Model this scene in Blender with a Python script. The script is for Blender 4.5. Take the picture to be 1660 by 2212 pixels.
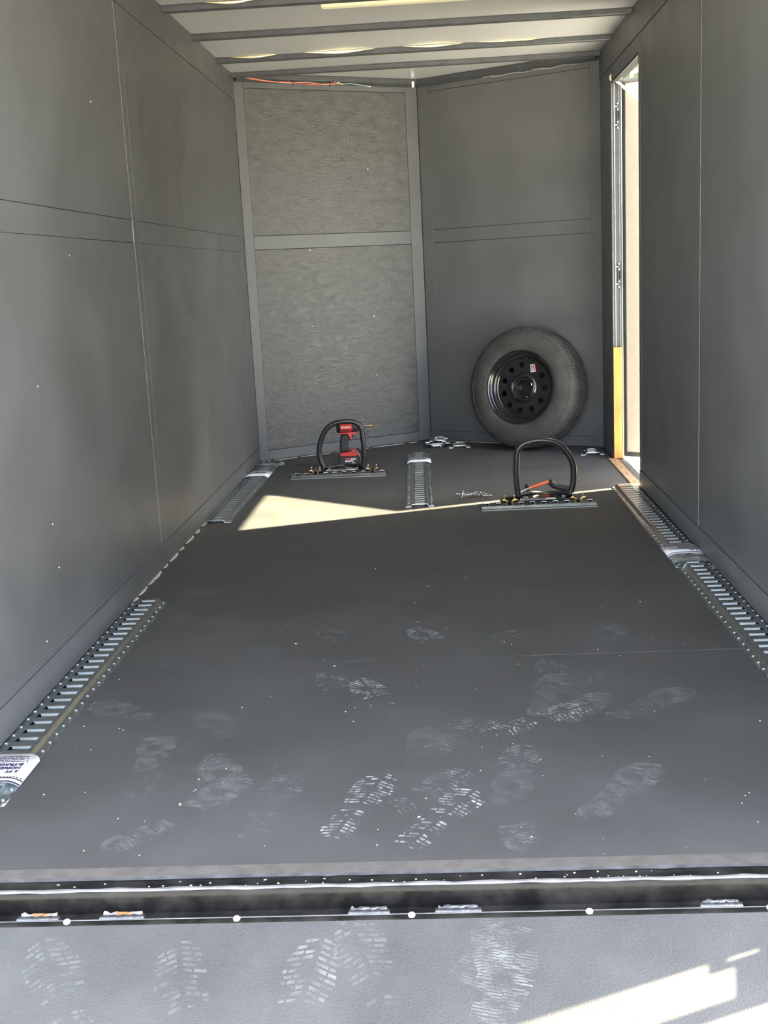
import bpy, bmesh, math, random
from math import sin, cos, pi, radians
from mathutils import Vector, Matrix
random.seed(7)
S = bpy.context.scene
for o in list(bpy.data.objects): bpy.data.objects.remove(o)
COL = S.collection

# ------------------------------------------------------------------ camera
XW, HC = 1.002, 2.16                 # half width, ceiling sheet height (metres); floor z=0, rear floor edge y=0
CAM = Vector((0.0789, -1.9416, 1.0603))
PITCH, YAW, ROLL = -0.2055, -0.0551, -0.0505
fw = Vector((sin(YAW)*cos(PITCH), cos(YAW)*cos(PITCH), sin(PITCH)))
r0 = Vector((cos(YAW), -sin(YAW), 0)); u0 = r0.cross(fw)
rr = r0*cos(ROLL) + u0*sin(ROLL); uu = -r0*sin(ROLL) + u0*cos(ROLL)
cd = bpy.data.cameras.new('camera'); cam = bpy.data.objects.new('camera', cd); COL.objects.link(cam)
cam.matrix_world = Matrix(((rr.x, uu.x, -fw.x, CAM.x), (rr.y, uu.y, -fw.y, CAM.y), (rr.z, uu.z, -fw.z, CAM.z), (0, 0, 0, 1)))
cd.sensor_fit = 'VERTICAL'; cd.sensor_height = 24; cd.lens = 24*2496.3/2212; cd.clip_start = .05; cd.clip_end = 300
S.camera = cam

# ------------------------------------------------------------------ sky, sun, exposure
SUN = Vector((1, .345, 1.043)).normalized()      # direction towards the sun
wd = bpy.data.worlds.new('sky'); S.world = wd; wd.use_nodes = True
nt = wd.node_tree; nt.nodes.clear()
sk = nt.nodes.new('ShaderNodeTexSky'); sk.sky_type = 'NISHITA'; sk.sun_disc = False
sk.sun_elevation = math.asin(SUN.z); sk.sun_rotation = math.atan2(SUN.x, SUN.y)
sk.air_density = 1.0; sk.dust_density = 2.0; sk.ozone_density = 1.0
hs = nt.nodes.new('ShaderNodeHueSaturation'); hs.inputs['Saturation'].default_value = .42
bg = nt.nodes.new('ShaderNodeBackground'); bg.inputs[1].default_value = 0.52
ou = nt.nodes.new('ShaderNodeOutputWorld')
nt.links.new(sk.outputs[0], hs.inputs['Color']); nt.links.new(hs.outputs[0], bg.inputs[0]); nt.links.new(bg.outputs[0], ou.inputs[0])
sl = bpy.data.lights.new('sun', 'SUN'); sl.energy = 16.0; sl.angle = radians(.6); sl.color = (1, .88, .58)
so = bpy.data.objects.new('sun', sl); COL.objects.link(so)
so.rotation_euler = SUN.to_track_quat('Z', 'Y').to_euler(); so.location = (6, 4, 6)
V = S.view_settings
V.view_transform = 'Standard'; V.look = 'None'; V.gamma = 1; V.use_curve_mapping = False; V.exposure = 1.97

# ------------------------------------------------------------------ materials
MATS = {}
def mat(name, col, rough=.6, metal=0.0, var=.12, scale=12, bump=0.0, bscale=120, stretch=(1, 1, 1), col2=None, spec=.5, rvar=.0, emit=0, detail=6, lo=.35, hi=.65):
    m = bpy.data.materials.new(name); m.use_nodes = True; MATS[name] = m
    t = m.node_tree; b = t.nodes['Principled BSDF']
    tc = t.nodes.new('ShaderNodeTexCoord'); mp = t.nodes.new('ShaderNodeMapping'); mp.inputs['Scale'].default_value = stretch
    t.links.new(tc.outputs['Object'], mp.inputs[0])
    n = t.nodes.new('ShaderNodeTexNoise'); n.inputs['Scale'].default_value = scale; n.inputs['Detail'].default_value = detail
    t.links.new(mp.outputs[0], n.inputs['Vector'])
    cr = t.nodes.new('ShaderNodeValToRGB'); cr.color_ramp.elements[0].position = lo; cr.color_ramp.elements[1].position = hi
    c2 = col2 or tuple(min(1, c*(1+var)) for c in col)
    c1 = col if col2 else tuple(c*(1-var) for c in col)
    cr.color_ramp.elements[0].color = (*c1, 1); cr.color_ramp.elements[1].color = (*c2, 1)
    t.links.new(n.outputs[0], cr.inputs[0]); t.links.new(cr.outputs[0], b.inputs['Base Color'])
    b.inputs['Roughness'].default_value = rough; b.inputs['Metallic'].default_value = metal; b.inputs['Specular IOR Level'].default_value = spec
    if rvar:
        mr = t.nodes.new('ShaderNodeMapRange'); mr.inputs[1].default_value = .3; mr.inputs[2].default_value = .7
        mr.inputs[3].default_value = max(.02, rough-rvar); mr.inputs[4].default_value = min(1, rough+rvar)
        t.links.new(n.outputs[0], mr.inputs[0]); t.links.new(mr.outputs[0], b.inputs['Roughness'])
    if bump:
        n2 = t.nodes.new('ShaderNodeTexNoise'); n2.inputs['Scale'].default_value = bscale; n2.inputs['Detail'].default_value = 7 if name == 'ply_paint' else 4; n2.inputs['Distortion'].default_value = 2.2 if name == 'ply_paint' else 0
        t.links.new(mp.outputs[0], n2.inputs['Vector'])
        bp = t.nodes.new('ShaderNodeBump'); bp.inputs['Strength'].default_value = bump; bp.inputs['Distance'].default_value = .004
        t.links.new(n2.outputs[0], bp.inputs['Height']); t.links.new(bp.outputs[0], b.inputs['Normal'])
    if emit:
        b.inputs['Emission Color'].default_value = (*col, 1); b.inputs['Emission Strength'].default_value = emit
    return m
mat('floor_paint', (.054, .0538, .0525), .70, 0, col2=(.074, .074, .073), scale=2.6, bump=.25, bscale=260, rvar=.12, spec=.4, lo=.3, hi=.75)
mat('ramp_paint', (.060, .061, .062), .8, 0, col2=(.095, .096, .098), scale=5, bump=.6, bscale=330, rvar=.1, spec=.35, lo=.35, hi=.8)
mat('wall_paint', (.104, .107, .113), .45, 0, var=.10, scale=3, bump=.12, bscale=150, rvar=.10)
mat('ply_paint', (.076, .077, .077), .42, 0, var=.25, scale=11, bump=.8, bscale=20, stretch=(1, 1, 2.2), rvar=.14)
mat('wall_core', (.03, .03, .03), .8)
mat('pale_edge', (.62, .57, .47), .8, var=.25, scale=40)
mat('joint_edge', (.26, .26, .25), .7, var=.3, scale=30)
mat('ceiling_sheet', (.50, .50, .51), .38, 0, var=.05, scale=2, bump=.05, bscale=6)
mat('rib_paint', (.06, .063, .07), .38, 0, var=.15, scale=20)
mat('white_skin', (.75, .75, .73), .4, var=.03)
mat('cream_skin', (.33, .295, .25), .5, var=.04, scale=30, bump=.35, bscale=55)
mat('black_rubber', (.018, .018, .02), .6, var=.2)
mat('tyre_rubber', (.045, .044, .043), .72, var=.22, scale=14, bump=.15, bscale=200)
mat('gloss_black', (.012, .012, .013), .16, var=.2, spec=.6)
mat('tube_black', (.02, .02, .021), .27, var=.2, spec=.55)
mat('zinc', (.48, .53, .55), .30, 1.0, var=.10, scale=25)
mat('dark_zinc', (.26, .28, .29), .34, 1.0, var=.15, scale=25)
mat('jamb_paint', (.014, .014, .015), .45, var=.15)
mat('steel', (.62, .62, .62), .25, 1.0, var=.08, scale=40)
mat('brass', (.80, .58, .22), .25, 1.0, var=.1, scale=60)
mat('rust_steel', (.25, .25, .26), .6, .2, col2=(.36, .13, .03), scale=45, bump=.5, bscale=90, lo=.40, hi=.55)
mat('bare_steel', (.22, .225, .24), .45, 1.0, var=.25, scale=60, bump=.5, bscale=120)
mat('sill_steel', (.008, .008, .008), .35, 0, col2=(.03, .028, .026), scale=16, bump=.15, bscale=90, rvar=.12, lo=.4, hi=.8, spec=.2)
mat('sill_grey', (.095, .086, .078), .75, 0, var=.14, scale=30, bump=.3, bscale=160)
mat('sill_bead', (.14, .14, .145), .4, .3, var=.3, scale=24)
mat('paper', (.86, .87, .90), .65, var=.03)
mat('navy_ink', (.035, .03, .09), .6, var=.1)
mat('dark_ink', (.03, .03, .035), .6, var=.1)
mat('red_plastic', (.55, .03, .035), .38, var=.08)
mat('red_ink', (.6, .04, .03), .5); mat('pale_print', (.85, .50, .36), .5)
mat('tool_black', (.02, .02, .021), .55, var=.2)
mat('orange_plastic', (.85, .16, .05), .4, var=.08)
mat('pine', (.43, .17, .018), .5, 0, col2=(.30, .10, .012), scale=9, stretch=(9, 9, .8), lo=.4, hi=.7)
mat('tan_wood', (.36, .24, .14), .55, var=.18, scale=20)
mat('gold_glint', (.95, .80, .48), .22, 1.0, var=.05)  # gold tint stands for bright light caught along the roof sheet edges
mat('lens_cream', (.80, .72, .46), .35, var=.02, emit=.10)
mat('copper_wire', (.70, .36, .22), .4, var=.1)
mat('red_wire', (.6, .06, .05), .4); mat('grey_wire', (.35, .42, .42), .4)
mat('white_cord', (.85, .84, .80), .6, var=.05)
mat('chip', (.70, .64, .50), .8, var=.2, scale=80)
mat('foliage', (.05, .075, .025), .6, col2=(.13, .16, .06), scale=2)
mat('bark', (.16, .11, .07), .9, var=.3, scale=20)
mat('ground', (.70, .69, .66), .9, 0, col2=(.62, .62, .55), scale=1.6, bump=.5, bscale=30)
def dust(name, a, c=.33):
    m = bpy.data.materials.new(name); m.use_nodes = True; MATS[name] = m
    t = m.node_tree; b = t.nodes['Principled BSDF']; b.inputs['Base Color'].default_value = (c, c*1.01, c, 1); b.inputs['Roughness'].default_value = .95
    tc = t.nodes.new('ShaderNodeTexCoord'); n = t.nodes.new('ShaderNodeTexNoise'); n.inputs['Scale'].default_value = 26; n.inputs['Detail'].default_value = 5
    t.links.new(tc.outputs['Object'], n.inputs['Vector'])
    mr = t.nodes.new('ShaderNodeMapRange'); mr.inputs[1].default_value = .4; mr.inputs[2].default_value = .72; mr.inputs[3].default_value = 0; mr.inputs[4].default_value = a
    t.links.new(n.outputs[0], mr.inputs[0]); t.links.new(mr.outputs[0], b.inputs['Alpha'])
dust('dust_strong', 1.0, .42); dust('dust_soft', .5); dust('dust_faint', .28)
def clear(name):
    m = bpy.data.materials.new(name); m.use_nodes = True; MATS[name] = m
    b = m.node_tree.nodes['Principled BSDF']; b.inputs['Transmission Weight'].default_value = .9; b.inputs['Roughness'].default_value = .12
    b.inputs['Base Color'].default_value = (.9, .95, .95, 1); b.inputs['IOR'].default_value = 1.2
clear('clear_plastic')

# ------------------------------------------------------------------ mesh helpers
class MB:
    def __init__(s): s.v = []; s.f = []; s.sm = []
    def add(s, vs, fs, smooth=False):
        o = len(s.v); s.v += [tuple(v) for v in vs]; s.f += [tuple(i+o for i in f) for f in fs]; s.sm += [smooth]*len(fs); return s
    def box(s, x0, x1, y0, y1, z0, z1, M=None):
        vs = [Vector((x, y, z)) for z in (z0, z1) for y in (y0, y1) for x in (x0, x1)]
        if M: vs = [M @ v for v in vs]
        return s.add(vs, [(0, 2, 3, 1), (4, 5, 7, 6), (0, 1, 5, 4), (2, 6, 7, 3), (0, 4, 6, 2), (1, 3, 7, 5)])
    def prism(s, poly, f0, f1, smooth=False):
        """poly: 2d points, f0/f1: functions 2d -> 3d for the two ends"""
        n = len(poly); vs = [f0(*q) for q in poly] + [f1(*q) for q in poly]
        fs = [(i, (i+1) % n, n+(i+1) % n, n+i) for i in range(n)]
        s.add(vs, fs, smooth); s.add(vs[:n], [tuple(range(n))[::-1]]); s.add(vs[n:], [tuple(range(n))]); return s
    def tube(s, pts, r, n=10, caps=True, closed=False):
        pts = [Vector(q) for q in pts]; N = len(pts); rad = r if isinstance(r, (list, tuple)) else [r]*N
        vs = []; up = None
        for i, q in enumerate(pts):
            a = pts[(i-1) % N] if (closed or i > 0) else q; b = pts[(i+1) % N] if (closed or i < N-1) else q
            t = (b-a).normalized()
            if up is None: up = Vector((0, 0, 1)) if abs(t.z) < .9 else Vector((1, 0, 0))
            sd = t.cross(up).normalized(); up = sd.cross(t).normalized()
            vs += [q + (sd*cos(2*pi*k/n) + up*sin(2*pi*k/n))*rad[i] for k in range(n)]
        fs = []
        for i in range(N if closed else N-1):
            j = (i+1) % N
            fs += [(i*n+k, i*n+(k+1) % n, j*n+(k+1) % n, j*n+k) for k in range(n)]
        s.add(vs, fs, True)
        if caps and not closed:
            s.add(vs[:n], [tuple(range(n))[::-1]]); s.add(vs[-n:], [tuple(range(n))])
        return s
    def lathe(s, prof, n=48, closed=False, M=None, smooth=True):
        """prof: (radius, height) along local z"""
        m = len(prof); vs = []
        for k in range(n):
            a = 2*pi*k/n
            vs += [Vector((r*cos(a), r*sin(a), h)) for r, h in prof]
        if M: vs = [M @ v for v in vs]
        fs = []
        for k in range(n):
            j = (k+1) % n
            for i in range(m if closed else m-1):
                i2 = (i+1) % m; fs.append((k*m+i, j*m+i, j*m+i2, k*m+i2))
        return s.add(vs, fs, smooth)
    def ball(s, c, r, n=8):
        c = Vector(c); return s.lathe([(r*sin(pi*i/n)+1e-5, -r*cos(pi*i/n)) for i in range(n+1)], n+2, M=Matrix.Translation(c))
    def mesh(s, name, m):
        me = bpy.data.meshes.new(name); me.from_pydata(s.v, [], s.f); me.validate()
        if len(me.polygons) == len(s.sm): me.polygons.foreach_set('use_smooth', s.sm)
        bm = bmesh.new(); bm.from_mesh(me); bmesh.ops.remove_doubles(bm, verts=bm.verts, dist=1e-5); bmesh.ops.recalc_face_normals(bm, faces=bm.faces); bm.to_mesh(me); bm.free()
        me.set_sharp_from_angle(angle=radians(38)); me.materials.append(MATS[m]); return me
    def build(s, name, m, parent=None, bev=0, loc=None, rot=None):
        return link(name, s.mesh(name, m), parent, bev, loc, rot)
def link(name, me, parent=None, bev=0, loc=None, rot=None):
    o = bpy.data.objects.new(name, me); COL.objects.link(o); o.parent = parent
    if loc is not None: o.location = loc
    if rot is not None: o.rotation_euler = rot
    if bev:
        b = o.modifiers.new('bevel', 'BEVEL'); b.width = bev; b.segments = 2; b.limit_method = 'ANGLE'; b.angle_limit = radians(40)
    return o
def empty(name, loc=(0, 0, 0), rz=0, rot=None):
    o = bpy.data.objects.new(name, None); COL.objects.link(o); o.location = loc; o.empty_display_size = .05
    o.rotation_euler = rot if rot else (0, 0, rz); return o
def tag(o, label, cat, group=None):
    o['label'] = label; o['category'] = cat
    if group: o['group'] = group
    return o
def struct(o, label=None, cat=None):
    o['kind'] = 'structure'
    if label: o['label'] = label
    if cat: o['category'] = cat
    return o
def box(name, m, x0, x1, y0, y1, z0, z1, parent=None, bev=0): return MB().box(x0, x1, y0, y1, z0, z1).build(name, m, parent, bev)
def spline(ps, k=8, closed=False):
    ps = [Vector(q) for q in ps]; N = len(ps); out = []
    for i in range(N if closed else N-1):
        g = (lambda j: ps[j % N]) if closed else (lambda j: ps[max(0, min(N-1, j))])
        a, b, c, d = g(i-1), g(i), g(i+1), g(i+2)
        for q in range(k):
            t = q/k; out.append(.5*((2*b)+(c-a)*t+(2*a-5*b+4*c-d)*t*t+(3*b-a-3*c+d)*t**3))
    if not closed: out.append(ps[-1])
    return out
def copy_tree(o, parent=None):
    c = o.copy(); COL.objects.link(c); c.parent = parent
    for ch in list(o.children): copy_tree(ch, c)
    return c
def text_mesh(name, body, size, m, parent, loc, rot, extr=.0003, align='LEFT', sx=1):
    cu = bpy.data.curves.new(name, 'FONT'); cu.body = body; cu.size = size; cu.extrude = extr; cu.align_x = align; cu.offset = size*.045
    t = bpy.data.objects.new(name, cu); COL.objects.link(t)
    dg = bpy.context.evaluated_depsgraph_get(); me = bpy.data.meshes.new_from_object(t.evaluated_get(dg))
    bpy.data.objects.remove(t); bpy.data.curves.remove(cu)
    me.materials.clear(); me.materials.append(MATS[m])
    o = link(name, me, parent, loc=loc, rot=rot); o.scale = (sx, 1, 1); return o

# ------------------------------------------------------------------ the trailer shell
NC, NA = 4.715, 5.318                 # nose corner y, apex y
EX = .05                              # wall thickness
# floor: core slab + three plywood sheets
floor = MB().prism([(-XW-.045, -.03), (XW+.045, -.03), (XW+.045, NC), (0, NA+.05), (-XW-.045, NC)], lambda x, y: (x, y, -.10), lambda x, y: (x, y, -.006)).build('floor', 'wall_core')
struct(floor, 'black painted plywood trailer floor with dusty shoe prints', 'floor')
def sheet(poly): return MB().prism(poly, lambda x, y: (x, y, -.0055), lambda x, y: (x, y, 0)).build('floor_panel', 'floor_paint', floor)
fx = XW-.006
sheet([(-fx, 0), (fx, 0), (fx, 1.119), (-fx, 1.119)])
sheet([(-fx, 1.1215), (fx, 1.1215), (fx, 3.557), (-fx, 3.557)])
sheet([(-fx, 3.5585), (fx, 3.5585), (fx, NC-.006), (0, NA-.012), (-fx, NC-.006)])
MB().box(.30, .93, 1.1192, 1.1213, -.004, -.0004).build('joint_line', 'joint_edge', floor)

def wall_pieces(parent, side, cells, m='wall_paint', th=.004):
    for (y0, y1, z0, z1, dt) in cells:
        a, b = XW, XW+.0045
        MB().box(side*a+(-side*dt), side*b, y0+.0006, y1-.0006, z0+.0006, z1-.0006).build('wall_panel', m, parent, .0009)
def side_wall(name, side, boxes):
    mb = MB()
    for (y0, y1, z0, z1) in boxes: mb.box(side*(XW+.0045), side*(XW+EX), y0, y1, z0, z1)
    return mb.build(name, 'wall_core')
ZB, ZM0, ZM1, ZT = .085, 1.202, 1.282, 2.018
DY0, DY1, DZ = 3.495, 4.322, 1.945    # side door opening
wl = struct(side_wall('wall_left', -1, [(-.05, NC+.03, -.10, HC+.04)]), 'dark grey painted plywood wall with two wide panels on the left', 'wall')
cells = []
for (a, b) in ((-.02, 2.266), (2.335, 4.56)):
    cells += [(a, b, ZB, ZM0, .002), (a, b, ZM0, ZM1, .0005), (a, b, ZM1, ZT, .002)]
cells += [(2.270, 2.335, ZB, ZT, .0015), (4.56, NC-.002, ZB, ZT, .0012)]
wall_pieces(wl, -1, cells)
box('joint_line', 'joint_edge', -XW-.004, -XW+.0024, 2.2668, 2.2690, .085, 2.10, wl)
wr = struct(side_wall('wall_right', 1, [(-.05, DY0, -.10, HC+.04), (DY0, DY1, DZ, HC+.04), (DY0, DY1, -.10, -.012), (DY1, NC+.03, -.10, HC+.04)]), 'dark grey painted plywood wall with a doorway on the right', 'wall')
cells = []
for (a, b) in ((-.02, 2.250), (2.254, 3.448)):
    cells += [(a, b, ZB, ZT, .0008)]
cells += [(3.450, DY0-.001, ZB, ZT, .002), (DY1+.001, 4.36, ZB, ZT, .002), (4.362, NC-.002, ZB, ZT, .0012), (DY0, DY1, DZ+.002, ZT, .0012)]
wall_pieces(wr, 1, cells)
box('joint_line', 'joint_edge', XW-.0014, XW+.004, 2.2505, 2.2535, .085, 2.13, wr)
box('scratch', 'sill_bead', XW-.0012, XW+.001, 3.287, 3.293, 1.40, 1.472, wr)
# outer skins
struct(box('wall_outer_left', 'white_skin', -XW-EX-.003, -XW-EX, -.05, NC, -.2, HC+.05))
ws = MB()
for (y0, y1, z0, z1) in ((-.05, DY0, -.2, HC+.05), (DY0, DY1, DZ, HC+.05), (DY0, DY1, -.2, -.012), (DY1, NC, -.2, HC+.05)): ws.box(XW+EX, XW+EX+.003, y0, y1, z0, z1)
struct(ws.build('wall_outer_right', 'white_skin'))
# base strips, top strips
struct(box('baseboard_left', 'wall_paint', -XW-.004, -XW+.004, -.02, NC-.01, .002, ZB-.002, None, .0015))
rb = struct(box('baseboard_right', 'wall_paint', XW-.004, XW+.004, -.02, DY0-.002, .002, ZB-.002, None, .0015))
box('end_piece', 'wall_paint', XW-.004, XW+.004, DY1+.002, NC-.01, .002, ZB-.002, rb, .0015)
struct(box('trim_1', 'wall_paint', -XW-.004, -XW+.005, -.02, NC-.004, ZT+.001, HC-.002, None, .0015))
struct(box('trim_2', 'wall_paint', XW-.005, XW+.004, -.02, NC-.004, ZT+.001, HC-.002, None, .0015))
# ragged pale strips between floor and walls
def pale_edge(parent, p0, p1, runs, w=.010):
    p0, p1 = Vector(p0), Vector(p1); d = (p1-p0); n = Vector((d.y, -d.x, 0)).normalized()
    for (a, b) in runs:
        k = max(3, int((b-a)*d.length/.02)); up = []; lo = []
        for i in range(k+1):
            t = a+(b-a)*i/k; env = (sin(pi*i/k))**.4 if 0 < i < k else .05
            q = p0+d*t; ww = w*env*random.uniform(.55, 1.1)
            up.append(q-n*.001); lo.append(q+n*ww)
        vs = up+lo; N = k+1
        top = [v+Vector((0, 0, .0018)) for v in vs]
        MB().add(top, [(i, i+1, N+i+1, N+i) for i in range(k)]).add(vs+top, [(N+i, N+i+1, 3*N+i+1, 3*N+i) for i in range(k)]).build('pale_floor_edge', 'pale_edge', parent)
pale_edge(floor, (-XW+.004, 1.80, 0), (-XW+.004, 3.05, 0), [(.0, .05), (.06, .16), (.17, .33), (.36, .42), (.44, .56), (.58, .64), (.68, .80), (.83, .90), (.94, 1)], .012)
pale_edge(floor, (-XW+.004, 3.3, 0), (-XW+.004, 4.60, 0), [(.10, .13), (.3, .42), (.55, .57), (.72, .76), (.9, .93)], .006)
pale_edge(floor, (-XW+.004, .3, 0), (-XW+.004, 1.7, 0), [(.28, .33), (.42, .44)], .006)
pale_edge(floor, (XW-.004, 2.0, 0), (XW-.004, .7, 0), [(.05, .12), (.5, .58), (.66, .74), (.8, .9)], .004)

# nose walls
def nose_wall(name, A, B, m, flip, label, screws):
    A, B = Vector((*A, 0)), Vector((*B, 0)); L = (B-A).length; e = (B-A)/L; n = Vector((e.y, -e.x, 0))
    M = Matrix(((e.x, n.x, 0, A.x), (e.y, n.y, 0, A.y), (0, 0, 1, 0), (0, 0, 0, 1)))      # local x along wall, y into room
    o = MB().box(-.03, L+.02, -.05, -.0045, -.1, HC+.04).build(name, 'wall_core'); o.matrix_world = M; struct(o, label, 'wall')
    gp = .0006 if not flip else .0003
    def piece(x0, x1, z0, z1, d, mm=m): MB().box(x0+gp, x1-gp, -.0045, d, z0+gp, z1-gp).build('wall_panel', mm, o, .0009)
    s0, s1 = (.06, 1.088) if not flip else (.078, L-.06)
    piece(s0, s1, .062, 1.210, -.0015, m); piece(s0, s1, 1.290, 2.085, -.0015, m)
    f = 'wall_paint'
    dd = .001 if not flip else -.0009
    piece(.002, s0, .004, HC-.03, dd, f); piece(s1, L-.002, .004, HC-.03, dd, f)
    piece(s0, s1, .004, .060, dd, f); piece(s0, s1, 1.212, 1.288, dd, f); piece(s0, s1, 2.087, HC-.03, dd, f)
    for (x, z) in screws:
        MB().lathe([(.0001, .003), (.003, .0025), (.0045, .0005), (.0045, -.001)], 10).build('screw_head', 'steel', o, loc=(x, -.0012 if .1 < x < 1.05 else .0012, z), rot=(-pi/2, 0, 0))
    return o
scL = [(.814, 1.653), (.406, 1.2), (.804, .795), (.394, .761), (.806, .44), (.392, .426), (1.12, .06)]
nl = nose_wall('wall_front_left', (-XW, NC), (0, NA), 'ply_paint', False, 'rough plywood slanted front wall, left of the corner, with two recessed panels', scL)
nr = nose_wall('wall_front_right', (0, NA), (XW, NC), 'wall_paint', True, 'dark slanted front wall behind the spare wheel', [(.40, .787), (.06, 1.30), (.83, .86), (.06, .06)])
pale_edge(floor, (-XW+.01, NC-.004, 0), (-.004, NA-.012, 0), [(.0, .02), (.03, .05), (.07, .2), (.22, .40), (.42, .50), (.56, .62), (.64, .84), (.86, .92)], .016)
pale_edge(floor, (.03, NA-.030, 0), (XW-.3, NC+.175, 0), [(.0, .3), (.31, .62), (.64, .95)], .012)
for (x, y, z, sd) in ((-XW, 1.877, 1.632, 1), (-XW, 2.678, 1.646, 1), (-XW, 1.11, .803, 1), (-XW, 1.107, .426, 1), (-XW, 3.901, .437, 1), (-XW, .965, .137, 1), (-XW, 1.5, 1.15, 1), (-XW, 1.12, .30, 1)):
    MB().lathe([(.0001, .0025), (.0025, .002), (.0035, .0), (.0035, -.003)], 8).build('screw_head', 'steel', wl, loc=(x+.0022, y, z), rot=(0, pi/2, 0))

# ceiling
ceil = MB().prism([(-XW-.05, -.03), (XW+.05, -.03), (XW+.05, NC), (0, NA+.06), (-XW-.05, NC)], lambda x, y: (x, y, HC+.006), lambda x, y: (x, y, HC+.045)).build('ceiling', 'wall_core')
struct(ceil, 'pale sheet metal trailer roof with dark cross ribs', 'ceiling')
RIB = [3.045, 3.64, 4.245, 4.69]
cuts = [-.02, 1.22, 1.83, 2.44]+RIB
for i in range(len(cuts)):
    y0 = cuts[i]+.001
    if i < len(cuts)-1:
        y1 = cuts[i+1]-.001; NXs = 14; NYs = 6; vs = []
        for a in range(NXs+1):
            for b in range(NYs+1):
                x = -XW+.004+(2*XW-.008)*a/NXs; y = y0+(y1-y0)*b/NYs
                sag = -.004*sin(pi*b/NYs)*(1+.6*sin(3.1*x+i*1.7))-.002*sin(5*x+i)
                vs.append((x, y, HC-.001+min(0, sag)))
        fs = [(a*(NYs+1)+b, (a+1)*(NYs+1)+b, (a+1)*(NYs+1)+b+1, a*(NYs+1)+b+1) for a in range(NXs) for b in range(NYs)]
        MB().add(vs, fs, True).build('ceiling_panel', 'ceiling_sheet', ceil)
    else:
        MB().prism([(-XW+.02, y0), (XW-.02, y0), (XW-.02, NC+.005), (0, NA-.01), (-XW+.02, NC+.005)], lambda x, y: (x, y, HC-.002), lambda x, y: (x, y, HC+.002)).build('ceiling_panel', 'ceiling_sheet', ceil)
for y in RIB:
    w, h = .016, .026
    prof = [(-w-.012, 0), (-w-.012, -.003), (-w, -.003), (-w, -h+.004), (-w+.004, -h), (w-.004, -h), (w, -h+.004), (w, -.003), (w+.012, -.003), (w+.012, 0)]
    rib = MB().prism(prof, lambda a, b: (-XW+.006, y+a, HC-.002+b), lambda a, b: (XW-.006, y+a, HC-.002+b)).build('ceiling_rib', 'rib_paint', ceil)
    MB().tube([(-XW+.02, y+w-.001, HC-.027), (XW-.02, y+w-.001, HC-.027)], .0016, 6).build('rib_highlight', 'sill_bead', rib)  # paler tube paints a highlight line along the rib
    MB().lathe([(.0001, .003), (.003, .002), (.004, 0)], 8).build('screw_head', 'steel', rib, loc=(-XW+.06, y-.002, HC-.028), rot=(pi, 0, 0))
def lens_strip(y, x0, x1, h):
    n = 20; vs = []
    for i in range(n+1):
        t = i/n; x = x0+(x1-x0)*t; e = h*sin(pi*t)**.8+.0006
        for j in range(5):
            a = j/4; vs.append((x, y-.031-.0012*sin(pi*a)+.0025*a, HC-.003-e*a-.004*t*(1-t)))
    fs = [(i*5+j, (i+1)*5+j, (i+1)*5+j+1, i*5+j+1) for i in range(n) for j in range(4)]
    MB().add(vs, fs, True).build('wavy_edge_glint', 'gold_glint', ceil)  # separate gold ribbon, shaped as the glint on the wavy sheet edge
lens_strip(RIB[2], -.93, -.68, .012); lens_strip(RIB[2], -.55, -.18, .014); lens_strip(RIB[2], -.05, .26, .012); lens_strip(RIB[2], .30, .66, .007)
lens_strip(RIB[0], -.82, -.60, .011)
# ceiling lamp bar
led = empty('ceiling_lamp', (0, 3.14, HC-.004)); tag(led, 'long cream lensed light bar fixed across the roof', 'lamp')
prof = [(-.038, 0), (-.034, -.012), (.034, -.012), (.038, 0)]
MB().prism(prof, lambda a, b: (-.36, a, b), lambda a, b: (.42, a, b)).build('housing', 'white_skin', led, .002)
prof = [(-.030, -.012), (-.024, -.024), (.024, -.024), (.030, -.012)]
MB().prism(prof, lambda a, b: (-.355, a, b), lambda a, b: (.415, a, b)).build('lens', 'lens_cream', led, .004)
# rear header and posts (above and beside the ramp opening)
rh = MB().box(-XW-.05, XW+.05, -.03, .04, 2.05, HC+.05).build('trim_3', 'rib_paint'); struct(rh)

# dark channel along the nose ceiling, corner bracket, wires
def along(A, B, s, d, z):
    A, B = Vector((*A, 0)), Vector((*B, 0)); e = (B-A).normalized(); n = Vector((e.y, -e.x, 0)); q = A+e*s+n*d; return (q.x, q.y, z)
for k, (A, B) in enumerate((((-XW, NC), (0, NA)), ((0, NA), (XW, NC)))):
    prof = [(0, HC-.004), (.040, HC-.004), (.040, HC-.030), (.034, HC-.034), (.004, HC-.044), (0, HC-.044)]
    L = 1.169
    t = MB().prism(prof, lambda d, z: along(A, B, .01, d+.002, z), lambda d, z: along(A, B, L-.01, d+.002, z)).build('trim_%d' % (4+k), 'rib_paint', None, .002); struct(t)
    if k == 0:
        br = MB(); 
        br.box(-.007, .007, -.002, .003, -.030, .004); br.build('corner_bracket', 'steel', t, loc=along(A, B, L-.05, .046, HC-.02))
    else:
        q0 = Vector(along(A, B, .45, .012, HC-.046)); q1 = Vector(along(A, B, 1.05, .012, HC-.046))
        raw = MB(); pts = [q0.lerp(q1, i/14)+Vector((0, 0, .004*sin(i*1.7))) for i in range(15)]
        raw.tube(pts, [.002+.003*abs(sin(i*.9)) for i in range(15)], 6).build('torn_edge', 'joint_edge', t)
WA, WB = (-XW, NC), (0, NA)
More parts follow.
